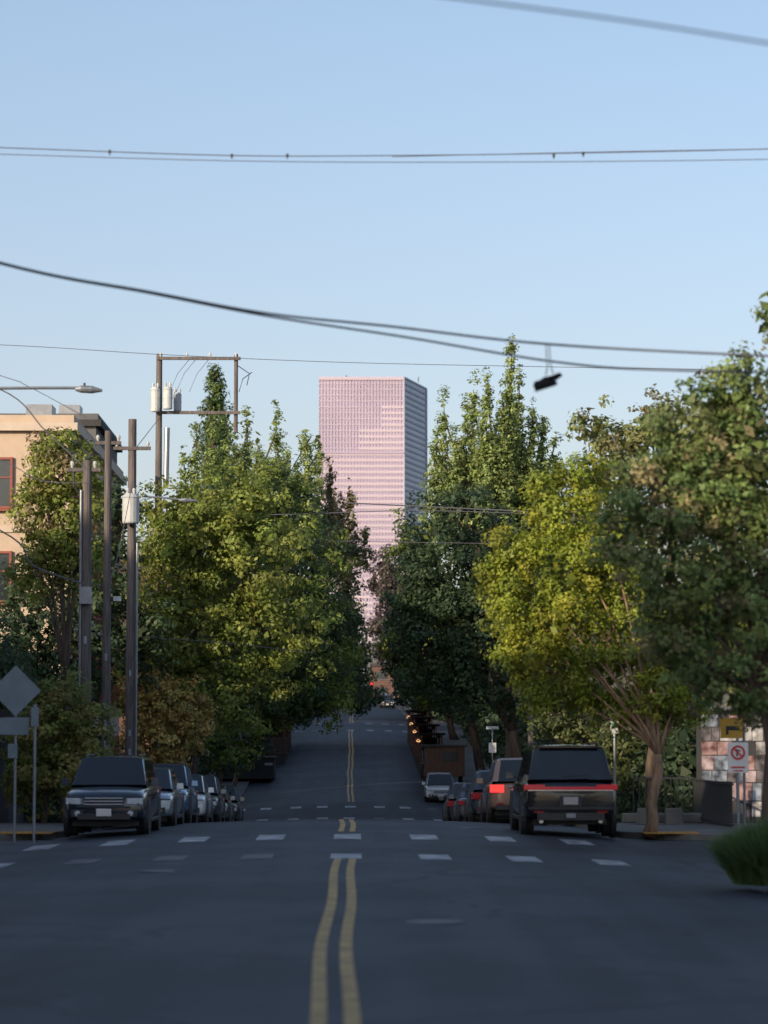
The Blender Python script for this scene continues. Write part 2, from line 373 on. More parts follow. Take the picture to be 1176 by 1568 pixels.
tree("locust_tree",(6.45,59.5),[Bl(785,845,61,44,46),Bl(850,785,61,54,62),Bl(795,930,61,55,55),Bl(870,890,61,75,80),Bl(825,1010,61,66,55),Bl(920,1010,61,80,65),Bl(940,860,61,65,85),Bl(1000,950,61,75,85),Bl(900,735,61,45,42),Bl(1050,1040,61,60,55),Bl(870,960,60,55,55),Bl(860,1065,61,55,32),Bl(950,1085,61,60,36),Bl(760,880,61,26,40),Bl(1005,1060,60,50,42),Bl(1085,960,60.5,55,70),Bl(1040,1090,60.5,55,34)],GY,tr=.13,bark='barkl',mid=(6.72,59.8,1.6),limb_r=.36,inner='barkl',leaf=.092,cr=.34,dens=1.45,limbs=20)
tree("maple_tree",(6.55,42.5),[Bl(1075,640,43,66,64),Bl(1135,590,43,55,60),Bl(1185,480,43,30,55),Bl(1000,765,43,70,66),Bl(1085,750,43,90,90),Bl(1160,700,43,80,115),Bl(1060,880,43,95,85),Bl(1140,960,43,80,115),Bl(1030,990,43,60,65),Bl(1190,850,43,60,95),Bl(1110,1060,43,50,45),Bl(1180,1060,43,45,60),Bl(960,830,43,45,45)],[(.17,.25,.085),(.21,.25,.095),(.14,.21,.08),(.27,.24,.13),(.20,.27,.09)],tr=.13,leaf=.095,cr=.28,dens=1.4,limbs=24,limb_r=.4,mid=(6.5,42.6,2.4))
tree("maple_tree",(7.6,70),[Bl(905,655,72,36,36),Bl(960,700,72,55,60),Bl(1000,660,72,50,55),Bl(930,770,72,55,65),Bl(1040,760,72,70,80),Bl(1060,680,72,60,60),Bl(1130,700,72,60,90),Bl(1140,850,72,70,90),Bl(1150,1000,72,70,90),Bl(1070,900,72,60,90)],[(.21,.24,.09),(.27,.25,.12),(.18,.22,.085)],tr=.14,leaf=.125,cr=.34,dens=1.3)
tree("small_street_tree",(7.6,84),[Bl(850,1100,84,34,40),Bl(885,1120,84,34,45),Bl(960,1150,84,60,45),Bl(1040,1160,84,60,45)],[(.13,.15,.06),(.09,.12,.045)],tr=.07,leaf=.13,cr=.3,dens=1.4)
foliage("hedge",[(9.4,y,sz(y)+1.4,1.0,2.2,1.7) for y in range(78,134,4)],GD,leaf=.2,cr=.45,dens=1.2)
bl=[]
for y in range(255,330,14): 
    bl+=[(-11,y,gz(y)+6,5,7,6),(13,y,gz(y)+7,6,7,7)]
for y in range(350,520,22): bl+=[(-14,y,gz(y)+7,7,10,8),(15,y,gz(y)+7,7,10,8)]
for y in range(168,236,12): bl+=[(-14,y,gz(y)+8,4,6,7),(15,y,gz(y)+8,4.5,6,7)]
foliage("distant_trees",bl,GD,leaf=.5,cr=1.3,dens=1.2)
bl=[]
for y in range(152,228,5): bl+=[(-10.3,y,gz(y)+1.6,1.3,3.2,2.4),(10.2,y,gz(y)+1.6,1.3,3.2,2.6)]
for y in range(244,328,7): bl+=[(-9.8,y,gz(y)+1.8,1.5,4.2,2.6),(9.8,y,gz(y)+1.8,1.5,4.2,2.6)]
foliage("roadside_shrubs",bl,GD,leaf=.32,cr=.7,dens=1.1)
def grass(name,cx,cy,r,n,h):
    a=RNG.random(n)*6.283; rr=r*np.sqrt(RNG.random(n)); x=cx+rr*np.cos(a); y=cy+rr*np.sin(a)
    hh=h*RNG.uniform(.5,1.15,n)*(1-.35*(rr/r)**2); z0=sz(cy)
    lx=np.cos(a)*.6*hh*(rr/r)+RNG.normal(size=n)*.12; ly=np.sin(a)*.6*hh*(rr/r)+RNG.normal(size=n)*.12; w=.012
    an=RNG.random(n)*3.14; wx=np.cos(an)*w; wy=np.sin(an)*w
    z=np.full(n,z0)
    p0=np.stack([x-wx,y-wy,z],1);p1=np.stack([x+wx,y+wy,z],1)
    m0=np.stack([x+lx*.35+wx*.8,y+ly*.35+wy*.8,z+hh*.6],1);m1=np.stack([x+lx*.35-wx*.8,y+ly*.35-wy*.8,z+hh*.6],1)
    t0=np.stack([x+lx+wx*.1,y+ly,z+hh*.95],1);t1=np.stack([x+lx-wx*.1,y+ly,z+hh*.95],1)
    V=np.concatenate([np.stack([p0,p1,m0,m1],1),np.stack([m1,m0,t0,t1],1)]).reshape(-1,3); nq=len(V)//4
    c=np.array([.10,.17,.06])*RNG.uniform(.5,1.4,(nq,1)); quads(name,V,np.repeat(c,4,axis=0))
grass("ornamental_grass",5.98,38.9,.55,8000,.85)
grass("ornamental_grass",6.7,39.4,.75,8000,1.05)
# ------------------------------------------------------------ cars
def car(x,d,face,kind,col,metal=.3,brake=False,name="parked_car"):
    S={'big':(5.3,2.02,1.93,1.20,1.15,.34,.42),'suv':(4.75,1.82,1.70,1.08,1.02,.30,.37),'cuv':(4.5,1.82,1.62,1.02,.96,.26,.35),
       'sedan':(4.6,1.80,1.44,.92,.86,.22,.33),'hatch':(4.1,1.76,1.50,.95,.90,.23,.32)}[kind]
    L,W,H,belt,hood,zb,wr=S; w=W/2
    paint=mat("car_paint",col,.26,.04,2,metal=metal,coat=1.0)
    e=empty(name)
    yr=d+.9; yf=d+L-.9
    z0=rz(x,yr); z1=rz(x,yf); sl=(z1-z0)/(yf-yr)
    if face>0: e.rotation_euler=(math.atan(sl),0,0); e.location=(x,d,z0-sl*.9)
    else: e.rotation_euler=(-math.atan(sl),0,math.pi); e.location=(x,d+L,z1+sl*.9)
    sed=kind=='sedan'
    dk=belt+(.02 if sed else 0)
    st=[(0,zb+.16,dk-.20,.86),(.03,zb+.08,dk-.10,.92),(.14,zb+.04,dk-.02,.97),(.12*L,zb,dk,.99),(.30*L,zb,belt,1),(.52*L,zb,belt,1),(.70*L,zb,belt-.01,1),(.76*L,zb,belt-.03,.995),(.90*L,zb,hood-.02,.98),(.965*L,zb+.03,hood-.09,.94),(.99*L,zb+.06,hood-.20,.88),(L,zb+.14,hood-.34,.82)]
    b=MB(); vs=[]; 
    for (y,a,t,f) in st:
        ww=w*f; h=t-a
        half=[(0,a),(.84*ww,a),(.965*ww,a+.10*h),(ww,a+.32*h),(ww*.995,a+.62*h),(.965*ww,t-.10*h),(.90*ww,t-.01),(.6*ww,t+.012),(0,t+.022)]
        ring=half+[(-p[0],p[1]) for p in half[-2:0:-1]]
        vs+=[(p[0],y,p[1]) for p in ring]
    n=16; fs=[]
    for i in range(len(st)-1):
        for j in range(n): fs.append((i*n+j,(i+1)*n+j,(i+1)*n+(j+1)%n,i*n+(j+1)%n))
    fs.append(tuple(range(n))); fs.append(tuple((len(st)-1)*n+j for j in range(n-1,-1,-1)))
    b.add(vs,fs,paint); b.obj("body",parent=e,smooth=True,sub=1)
    top=H
    if sed: cs=[(.09,0,1),(.24,.90,1),(.30,.985,0),(.33,1,1),(.50,1,0),(.525,1,1),(.60,.975,1),(.775,0,1)]
    elif kind=='hatch': cs=[(.02,0,1),(.10,.85,1),(.16,.97,0),(.20,1,1),(.45,1,0),(.475,1,1),(.58,.975,1),(.76,0,1)]
    else: cs=[(.022,0,1),(.075,.90,1),(.10,.985,0),(.14,1,1),(.34,1,0),(.365,1,1),(.52,1,0),(.545,1,1),(.60,.97,1),(.745,0,1)]
    if kind=='big': cs=[(.02,0,1),(.085,.90,1),(.105,.975,0),(.16,1,1),(.34,1,0),(.36,1,1),(.53,1,0),(.55,1,1),(.61,.97,1),(.73,0,1)]
    wb=w*.90; wt=w*.73; vs=[]
    for (fy,f,_) in cs:
        hh=(top-belt)*f; q=wb*.95+(wt-wb*.95)*f
        half=[(wb,belt-.05),(wb*.985+(q-wb)*.06,belt+.01+hh*.03),(q+.025,belt+.012+hh*.86),(q-.01,belt+.014+hh*.955),(.84*q,belt+.016+hh*.99),(0,belt+.018+hh*1.01)]
        ring=half+[(-p[0],p[1]) for p in half[-2::-1]]
        vs+=[(p[0],fy*L,p[1]) for p in ring]
    n=11; nseg=len(cs)-1; b=MB()
    b.v=vs; ip=b.mi(paint); ig=b.mi('glass')
    for i in range(nseg):
        slope=(i==0 or i==nseg-1)
        for j in range(n-1):
            g=False
            if j in (1,8) and cs[i][2]==1 and not slope: g=True
            if slope and j in (4,5): g=True
            if slope and j in (3,6) and i==nseg-1: g=True
            b.f.append((i*n+j,(i+1)*n+j,(i+1)*n+j+1,i*n+j+1)); b.m.append(ig if g else ip)
    b.obj("cabin",parent=e,smooth=False,bevel=.012)
    b=MB()
    for sx in (-1,1):
        for fy in (.175,.81):
            cy=fy*L
            b.tube([(sx*(w-.27),cy,wr),(sx*(w-.02),cy,wr)],[wr,wr],'black',24)
            b.tube([(sx*(w-.03),cy,wr),(sx*(w-.005),cy,wr)],[wr*.68,wr*.64],'rim',20)
            b.tube([(sx*(w-.10),cy,wr+.03),(sx*(w+.006),cy,wr+.03)],[wr*1.17,wr*1.15],'dark',24)
        b.box((sx*(w+.07),.70*L,belt+.08),(.18,.12,.15),paint,taper=.85)
        b.box((sx*(w-.02),.70*L,belt+.03),(.12,.05,.04),'dark')
        if not sed and kind!='hatch': b.tube([(sx*wt*.88,.15*L,H+.01),(sx*wt*.88,.18*L,H+.05),(sx*wt*.88,.50*L,H+.05),(sx*wt*.88,.54*L,H+.01)],.018,'dark',6)
        for fy in (.34,.53): b.box((sx*(w*1.0),fy*L,belt-.17),(.03,.16,.03),paint)
        b.box((sx*(w*.985),.49*L,zb+.04),(.05,.46*L,.08),'dark')
    b.box((0,.5*L,zb-.02),(W*.78,L*.84,.12),'dark')
    rl='redlit' if brake else 'red'
    if kind=='big':
        b.box((0,-.005,belt-.165),(W*.60,.05,.055),'redbar'); b.box((0,-.014,belt-.212),(W*.90,.05,.028),'chrome')
        for sx in (-1,1):
            b.box((sx*w*.76,-.008,belt-.145),(W*.22,.07,.11),'redbar'); b.box((sx*w*.93,.10,belt-.15),(.06,.2,.12),'red')
            b.box((sx*w*.66,-.02,zb+.20),(.22,.03,.05),'red'); b.tube([(sx*w*.62,-.03,zb+.0),(sx*w*.62,.15,zb+.0)],.05,'chrome',10)
        b.box((0,-.012,belt-.44),(.46,.04,.23),'dark'); b.box((0,-.037,belt-.43),(.31,.012,.16),'plate')
        b.box((0,-.035,zb+.27),(W*.88,.12,.05),'dark'); b.box((0,-.02,zb+.10),(W*.7,.1,.16),'dark'); b.box((0,-.06,zb+.12),(.2,.08,.1),'metal')
        b.box((0,.095*L-.02,H-.03),(W*.62,.22,.04),paint); b.box((0,.0,belt-.62),(W*.8,.015,.012),'dark')
        b.box((.12,.045,belt+.10),(.55,.02,.02),'dark',Matrix.Rotation(-.06,3,'Y'))
    else:
        for sx in (-1,1):
            b.box((sx*w*.76,.0,belt-.17),(W*.20,.09,.14 if sed else .20),rl if sx<0 else 'red')
            b.box((sx*w*.90,.08,belt-.17),(.10,.2,.12),'red')
            b.box((sx*w*.66,-.02,zb+.22),(.18,.03,.04),'red')
        b.box((0,-.022,belt-.36 if not sed else belt-.30),(.32,.02,.16),'plate')
        b.box((0,-.03,zb+.13),(W*.80,.10,.13),'dark')
        b.box((0,-.01,belt-.13),(W*.45,.03,.03),'chrome')
    for sx in (-1,1):
        b.box((sx*w*.70,L-.075,hood-.26),(W*.19,.14,.13),'lamp',Matrix.Rotation(-sx*.35,3,'Z'))
        b.box((sx*w*.70,L-.12,hood-.175),(W*.20,.16,.025),'dark',Matrix.Rotation(-sx*.35,3,'Z'))
        b.tube([(sx*w*.62,L-.03,zb+.20),(sx*w*.62,L+.025,zb+.20)],.06,'lamp',12)
        b.box((sx*w*.63,L-.015,zb+.20),(.26,.06,.15),'dark')
    b.box((0,L-.025,hood-.27),(W*.46,.10,.20),'dark')
    for i in range(3): b.box((0,L+.032,hood-.20-.065*i),(W*.45,.02,.022),'chrome')
    b.box((0,L-.0,hood-.385),(W*.62,.09,.045),paint)
    b.box((0,L+.05,hood-.50),(.32,.02,.16),'white')
    b.box((0,L-.005,zb+.13),(W*.62,.09,.13),'dark')
    for sx in (-.3,.3): b.box((sx,.735*L,belt+.05),(.5,.02,.02),'dark')
    b.obj("trim_and_wheels",parent=e,bevel=.008)
    return e
car(4.60,57.6,1,'big',(.008,.009,.013),.2)
car(4.42,70.5,1,'suv',(.30,.20,.15),.3,brake=True)
car(4.4,81,1,'cuv',(.03,.045,.07),.3)
car(4.35,90,1,'sedan',(.10,.11,.13),.3)
car(4.3,99,1,'cuv',(.03,.035,.045),.5)
car(4.95,153.0,-1,'hatch',(.62,.63,.66),0)
car(4.5,352,-1,'suv',(.03,.03,.04),0); car(4.5,362,-1,'suv',(.2,.2,.22),0)
car(-5.30,58.4,-1,'suv',(.012,.024,.045),.3)
car(-5.2,65.8,-1,'sedan',(.30,.37,.42),.4)
car(-5.2,71.8,-1,'cuv',(.08,.20,.38),.4)
car(-5.1,79,-1,'hatch',(.75,.76,.78),0)
car(-5.1,86,-1,'cuv',(.05,.06,.08),.3)
car(-5.1,93,-1,'sedan',(.10,.10,.12),.3)
car(-5.1,101,-1,'cuv',(.05,.05,.055),.3)
# ------------------------------------------------------------ poles
def insul(b,x,y,z): b.tube([(x,y,z),(x,y,z+.12),(x,y,z+.18)],[.03,.06,.035],'grey',8)
def can(b,x,y,z,h=1.0,r=.25):
    b.tube([(x,y,z),(x,y,z+.04),(x,y,z+h*.85),(x,y,z+h*.87),(x,y,z+h)],[r*.92,r,r,r*1.07,r*.75],'grey',16)
    insul(b,x-.1,y,z+h); insul(b,x+.1,y,z+h)
    b.box((x,y-.0,z+h*.5),(r*2.1,.1,.05),'metal')
def pole(px,d,top,r0,r1,col='wood'):
    x,y,z=P(px,top,d); b=MB(); z0=sz(d)-.2
    b.tube([(x,y,z0),(x,y,(z0+z)/2),(x,y,z)],[r0,(r0+r1)/2,r1],col,12)
    for zz in (2.5,3.1,5.0): b.box((x,y-r0-.0,z0+zz),(.07,.03,.2),'metal')
    return b,x,y,z
b,x,y,z=pole(134,72,705,.16,.12,'wood')
b.box((x-.1,y,z-.25),(.9,.1,.1),'wood'); b.tube([(x-.15,y-.1,0),(x-.15,y-.1,z-.8)],.035,'metal',8)
b.tube([(x-.12,y,z-1),(x-.35,y,z-.7),(x-.38,y,z+.1)],.035,'dark',6)
for a in (-.4,.2): insul(b,x+a,y,z-.2)
b.box((x,y-.2,z-3.6),(.3,.2,.45),'metal')
b.obj("utility_pole",smooth=False)
b,x,y,z=pole(166,79,660,.14,.10)
b.box((x,y,z-.35),(.75,.1,.1),'wood')
for a in (-.3,.3): insul(b,x+a,y,z-.3)
b.tube([(x,y,z-4.9),(x+.25,y,z-4.95)],.05,'dark',8); b.box((x+.3,y,z-4.9),(.22,.2,.14),'grey')
b.obj("utility_pole")
b,x,y,z=pole(203,87,642,.17,.13)
can(b,x,y-.42,P(0,803,87)[2],.95,.27); b.box((x,y-.1,z-.95),(1.2,.11,.11),'wood')
for a in (-.5,.5): insul(b,x+a,y,z-.9)
b.tube([(x+.19,y-.1,0),(x+.19,y-.1,z-4)],.035,'metal',8)
b.obj("utility_pole")
d=116; b,x,y,z=pole(244,d,542,.19,.13); s=K*d
z1=P(0,549,d)[2]; z2=P(0,632,d)[2]; x2=P(364,0,d)[0]
b.box(((x+x2)/2+.05,y-.14,z1),(x2-x+.3,.11,.13),'wood'); b.box(((x+x2)/2+.05,y-.14,z2),(x2-x+.3,.11,.13),'wood')
b.tube([(x2,y,P(0,662,d)[2]),(x2,y,P(0,542,d)[2])],.09,'wood',10)
for px in (250,290,325,364): insul(b,P(px,0,d)[0],y-.14,z1+.06)
can(b,x-.12,y-.45,P(0,632,d)[2],1.05,.2); can(b,P(262,0,d)[0],y-.45,P(0,628,d)[2],.95,.2); can(b,P(275,0,d)[0],y+.3,P(0,628,d)[2],.8,.17)
for px in (290,300,320): 
    b.tube([P(px,550,d),P(px-18,572,d),P(px-30,600,d)],.012,'wire',5)
b.tube([P(364,560,d),P(382,572,d),P(378,590,d)],.02,'dark',5); b.tube([P(366,600,d),P(372,580,d),P(386,570,d)],.02,'dark',5)
b.tube([P(256,655,d),P(254,745,d)],.12,'metal',10)
b.obj("utility_pole")
b=MB(); b.tube([P(-120,600,62),P(-60,595,62),P(60,594,62),P(118,594,62)],.035,'metal',8)
hx,hy,hz=P(134,596,62)
b.tube([(hx-.28,hy,hz),(hx-.15,hy,hz),(hx+.1,hy,hz-.01),(hx+.34,hy,hz-.03)],[.04,.085,.09,.03],'metal',10); b.box((hx-.07,hy,hz+.09),(.05,.05,.11),'dark')
qx=P(-120,600,62)[0]; b.tube([(qx,62,sz(62)-.2),(qx,62,P(0,560,62)[2])],[.15,.1],'wood',10)
b.obj("street_lamp")
b=MB(); b.tube([P(218,760,87),P(250,762,87),P(275,765,87)],.03,'metal',7); hx,hy,hz=P(288,766,87)
b.tube([(hx-.3,hy,hz),(hx-.1,hy,hz),(hx+.3,hy,hz-.02)],[.04,.08,.03],'metal',8)
b.obj("street_lamp")
# ------------------------------------------------------------ wires
def wire(pts,d,r,name="overhead_cable",d2=None,clips=()):
    W=[]
    for i,(a,c) in enumerate(pts):
        dd=d if d2 is None else d+(d2-d)*i/(len(pts)-1)
        W.append(np.array(P(a,c,dd)))
    W=[2*W[0]-W[1]]+W+[2*W[-1]-W[-2]]; out=[]
    for i in range(1,len(W)-2):
        for t in np.linspace(0,1,8,endpoint=False):
            p0,p1,p2,p3=W[i-1:i+3]
            out.append(tuple(.5*((2*p1)+(-p0+p2)*t+(2*p0-5*p1+4*p2-p3)*t*t+(-p0+3*p1-3*p2+p3)*t**3)))
    out.append(tuple(W[-2]))
    b=MB(); b.tube(out,r,'wire',6)
    for c in clips: q=P(*c,d); b.box(q,(.04,.04,.05),'dark'); b.tube([q,(q[0],q[1],q[2]-.06)],.010,'dark',5)
    b.obj(name)
wire([(-500,-160),(690,-4),(960,32),(1176,66),(1700,150)],17,.008)
wire([(-400,212),(0,226),(350,238),(620,238),(900,234),(1176,228),(1600,215)],44,.009,clips=((168,232),(355,238),(440,238),(893,235),(848,238)))
wire([(-400,222),(0,236),(400,247),(800,248),(1176,244),(1600,236)],44.3,.007)
wire([(600,240),(900,233),(1176,228)],44.6,.006)
wire([(-400,280),(0,402),(230,447),(410,480),(600,500),(840,527),(1176,545),(1600,560)],32,.0155)
wire([(-400,283),(0,403.5),(230,449),(410,484),(620,516),(850,554),(1030,567),(1500,575)],32.4,.0145)
wire([(-400,515),(0,528),(250,543),(500,554),(750,560),(1100,566)],90,.011)
wire([(530,770),(900,787),(1200,795)],110,.028)
wire([(210,785),(420,788),(640,782),(900,790)],105,.018)
wire([(210,822),(480,828),(740,832),(1000,835)],105,.013)
wire([(-300,480),(0,575),(40,590),(134,640)],68,.010)
wire([(-200,540),(0,596),(70,660),(134,720)],66,.018)
wire([(-300,680),(0,812),(50,865),(130,895)],66,.022)
wire([(-200,640),(0,705),(60,735),(134,740)],66,.012)
wire([(134,890),(170,885),(203,740)],76,.012,d2=86)
wire([(205,690),(244,640)],87,.015,d2=116)
wire([(215,975),(350,985),(480,1000)],90,.012)
wire([(520,1055),(640,1050),(760,1070)],240,.03)
b=MB(); d=32.2
b.tube([P(836,527,d),P(838,560,d),P(836,575,d)],.008,'grey',5); b.tube([P(841,527,d),P(843,558,d),P(847,572,d)],.008,'grey',5)
def shoe(b,c,R):
    st=[(-.145,.03,.075),(-.12,.04,.10),(-.05,.042,.10),(.0,.043,.075),(.06,.048,.055),(.11,.045,.045),(.145,.025,.03)]
    vs=[]
    for y,w,h in st:
        for k in range(10):
            an=2*math.pi*k/10; p=R@Vector((y,w*math.cos(an),h*.5+h*.5*math.sin(an))); vs.append((c[0]+p.x,c[1]+p.y,c[2]+p.z))
    fs=[(i*10+j,i*10+(j+1)%10,(i+1)*10+(j+1)%10,(i+1)*10+j) for i in range(6) for j in range(10)]+[tuple(range(9,-1,-1)),tuple(60+j for j in range(10))]
    b.add(vs,fs,'shoe'); q=R@Vector((0,0,-.008)); b.box((c[0]+q.x,c[1]+q.y,c[2]+q.z),(.28,.085,.022),'black',R)
shoe(b,P(836,592,d),Matrix.Rotation(-.35,3,'Y')@Matrix.Rotation(.4,3,'Z'))
shoe(b,P(845,584,d+.1),Matrix.Rotation(-.6,3,'Y')@Matrix.Rotation(-.5,3,'Z'))
b.obj("hanging_shoes",smooth=True)
# ------------------------------------------------------------ signs
d=57.0
def post(b,x,y,z,r=.03): b.tube([(x,y,sz(y)-.1),(x,y,z)],r,'metal',8)
b=MB(); x,y,z=P(24,1058,d); post(b,x,y+.05,z+.3)
R=Matrix.Rotation(math.pi/4,3,'Y'); b.box((x,y,z),(.75,.02,.75),'alu',R); 
b.box((x-.08,y-.0,P(0,1112,d)[2]),(.72,.02,.36),'alu'); b.box((x-.05,y,P(0,1150,d)[2]),(.2,.02,.3),'alu')
for dz in (-.2,.2): b.box((x,y+.025,z+dz),(.3,.03,.04),'metal')
b.obj("warning_sign",bevel=.006)
b=MB(); x,y,z=P(54,1078,d-.6); post(b,x,y,z); b.box((x,y-.04,P(0,1098,d)[2]),(.16,.02,.40),'alu'); b.obj("parking_sign",bevel=.004)
d=56; b=MB(); x,y,z=P(1130,1160,d); post(b,x,y+.05,z+.4); b.box((x,y,z),(.42,.015,.62),'white')
zc=z+.1; n=28
ring=[];fs=[]
for i in range(n):
    a=2*math.pi*i/n
    for r in (.15,.105): ring.append((x+r*math.cos(a),y-.012,zc+r*math.sin(a)))
fs=[(2*i,2*i+1,(2*i+3)%(2*n),(2*i+2)%(2*n)) for i in range(n)]
b.add(ring,fs,'redp'); b.box((x,y-.015,zc),(.035,.008,.24),'redp',Matrix.Rotation(-.785,3,'Y'))
b.box((x-.02,y-.011,zc),(.03,.006,.15),'dark'); b.box((x+.02,y-.011,zc+.04),(.06,.006,.03),'dark'); b.box((x,y-.011,z-.2),(.28,.006,.035),'redp'); b.box((x,y-.011,z-.27),(.2,.006,.025),'redp')
b.obj("no_parking_sign")
b=MB(); d=63; x,y,z=P(1120,1115,d); post(b,x+.3,y+.1,z+.3); b.box((x,y,z),(.52,.02,.46),'orange'); b.box((x+.05,y-.013,z),(.25,.008,.10),'dark'); b.box((x-.1,y-.013,z-.05),(.06,.008,.2),'dark'); b.obj("street_notice_sign")
b=MB(); d=66; x,y,z=P(941,1112,d); post(b,x,y+.03,z+.15); b.box((x,y-.01,z),(.2,.02,.34),'grey'); b.box((x,y-.023,z+.05),(.14,.006,.06),mat("green_enamel",(.03,.22,.10),.4,.05,3)); b.obj("parking_sign")
b=MB(); d=110; x,y,z=P(754,1122,d); post(b,x,y,z+.2); b.box((x,y,z+.2),(.5,.04,.12),'grey'); b.box((x,y-.02,z-.6),(.3,.02,.4),'white'); b.obj("parking_sign")
b=MB(); d=112; x,y,z=P(813,1070,d); b.tube([(x,y,sz(d)-.2),(x,y,z+4)],[.16,.12],'wood',10); b.obj("utility_pole")
# ------------------------------------------------------------ parklets with string lights
def parklet(x0,x1,y0,y1,n,h,name="outdoor_dining_shelter"):
    b=MB()
    for i in range(n):
        ya=y0+(y1-y0)*i/n; yb=y0+(y1-y0)*(i+1)/n-.3; zg=rz((x0+x1)/2,(ya+yb)/2)
        zz=min(rz(x0,ya),rz(x1,yb)); g=max(rz(x0,yb),rz(x0,ya))
        b.box(((x0+x1)/2,(ya+yb)/2,(zz+g)/2),(x1-x0,yb-ya,g-zz+.3),'dark')
        f=g+.15
        for xx in (x0+.08,x1-.08):
            for yy in (ya+.08,(ya+yb)/2,yb-.08): b.box((xx,yy,f+h/2),(.11,.11,h),'wood2')
            b.box((xx,(ya+yb)/2,f+h),(.10,yb-ya,.16),'wood2')
            for k in range(5): b.box((xx+.02,(ya+yb)/2,f+.15+k*.24),(.04,yb-ya-.2,.2),'cart')
        for k in range(5): b.box(((x0+x1)/2,ya-.02,f+.15+k*.24),(x1-x0-.1,.04,.2),'cart')
        b.box(((x0+x1)/2,yb+.02,f+h/2),(x1-x0-.1,.04,h-.1),'cart')
        b.box(((x0+x1)/2,(ya+yb)/2,f+h+.22),(x1-x0+.4,yb-ya+.2,.04),'roof')
        for yy in np.arange(ya+.3,yb,.9): b.box(((x0+x1)/2,yy,f+h+.14),(x1-x0+.3,.06,.10),'wood')
        for k in range(7):
            t=(k+.5)/7; zz2=f+h-.15-.18*math.sin(math.pi*((t*3)%1))
            b.tube([(x0-.03,ya+(yb-ya)*t,zz2-.03),(x0-.03,ya+(yb-ya)*t,zz2+.03)],.03,'bulb',6)
        b.tube([(x0-.03,ya,f+h-.1),(x0-.03,(ya+yb)/2,f+h-.22),(x0-.03,yb,f+h-.1)],.01,'wire',4)
    b.obj(name)
parklet(4.3,5.7,172,215,4,1.9)
parklet(-6.3,-4.6,186,206,2,2.4)
# brown food trailer on the right
b=MB(); y0,y1=163.0,169.5; x0,x1=4.3,6.7; g=rz(4.5,y1)+.45; h=1.75
b.box(((x0+x1)/2,(y0+y1)/2,g+h/2),(x1-x0,y1-y0,h),'cart')
b.box(((x0+x1)/2,(y0+y1)/2,g+h+.06),(x1-x0+.25,y1-y0+.25,.12),'roof')
for k in range(7): b.box((x0+.2+k*(x1-x0-.4)/6,y0-.02,g+h*.5),(.05,.04,h-.1),'wood2')
b.box((x0-.02,(y0+y1)/2,g+1.15),(.05,3.0,.8),'win'); b.box((x0-.35,(y0+y1)/2,g+1.62),(.7,3.2,.05),'roof'); b.box((x0-.12,(y0+y1)/2,g+.70),(.3,3.1,.05),'wood')
b.box(((x0+x1)/2+.3,y0-.045,g+1.15),(.9,.03,.55),'win')
for yy in (165.2,166.4):
    for xx in (x0+.05,x1-.25): b.tube([(xx,yy,g-.12),(xx+.2,yy,g-.12)],.33,'black',16)
b.box(((x0+x1)/2,y0-.9,g-.02),(.1,1.8,.1),'metal'); b.tube([((x0+x1)/2,y0-1.7,g-.02),((x0+x1)/2,y0-1.7,rz(5.5,y0-1.7))],.05,'metal',8)
b.obj("food_trailer",bevel=.02)
b=MB(); y=172; z=rz(-5.5,y)
b.box((-6.6,y,z+.75),(3.4,5,1.3),'roof'); b.box((-6.6,y,z+1.43),(3.6,5.2,.08),'wood'); 
for sx in (-8,-5.2): b.tube([(sx-.1,y-1.6,z+.33),(sx+.15,y-1.6,z+.33)],.33,'black',14)
b.box((-5.2,y-2.52,z+1.0),(.5,.02,.15),'plate'); b.obj("cargo_trailer",bevel=.02)
b=MB(); d=305; x,y,z=P(569,1047,d); 
b.box((x,y,z-.35),(.38,.3,1.15),'dark')
for i,mm in enumerate(('redlit','dark','dark')): b.tube([(x,y-.17,z-i*.35),(x,y-.2,z-i*.35)],.17,mm,12); b.tube([(x,y-.17,z+.02-i*.35),(x,y-.30,z+.02-i*.35)],.19,'dark',12,cap=False)
b.tube([(x,y,z+.22),(x,y,z+.5)],.03,'dark',6); b.tube([(x-.4,y,z+.52),(6.6,y,z+.3)],[.05,.1],'metal',8); b.tube([(6.6,y,gz(305)-.3),(6.6,y,z+.5)],[.16,.12],'metal',10)
b.obj("traffic_light")
# ------------------------------------------------------------ buildings
def windows(b,axis,const,u0,u1,z0,z1,nu,nz,fr='peach2',gl='win',wf=.55,hf=.6,out=-1):
    for i in range(nu):
        for j in range(nz):
            cu=u0+(u1-u0)*(i+.5)/nu; cz=z0+(z1-z0)*(j+.5)/nz; ww=(u1-u0)/nu*wf; hh=(z1-z0)/nz*hf
            def bx(du,dz,sw,sh,o,t,k):
                if axis=='y': b.box((cu+du,const+out*o,cz+dz),(sw,t,sh),k)
                else: b.box((const+out*o,cu+du,cz+dz),(t,sw,sh),k)
            bx(0,0,ww,hh,.01,.03,gl)
            for s in (-1,1): bx(s*(ww/2+.04),0,.09,hh+.18,.06,.14,fr); bx(0,s*(hh/2+.04),ww-.01,.09,.06,.13,fr)
            bx(0,0,.05,hh-.02,.04,.07,fr); bx(0,hh*.12,ww-.02,.05,.045,.05,fr)
            bx(0,-hh/2-.14,ww+.3,.08,.1,.22,fr)
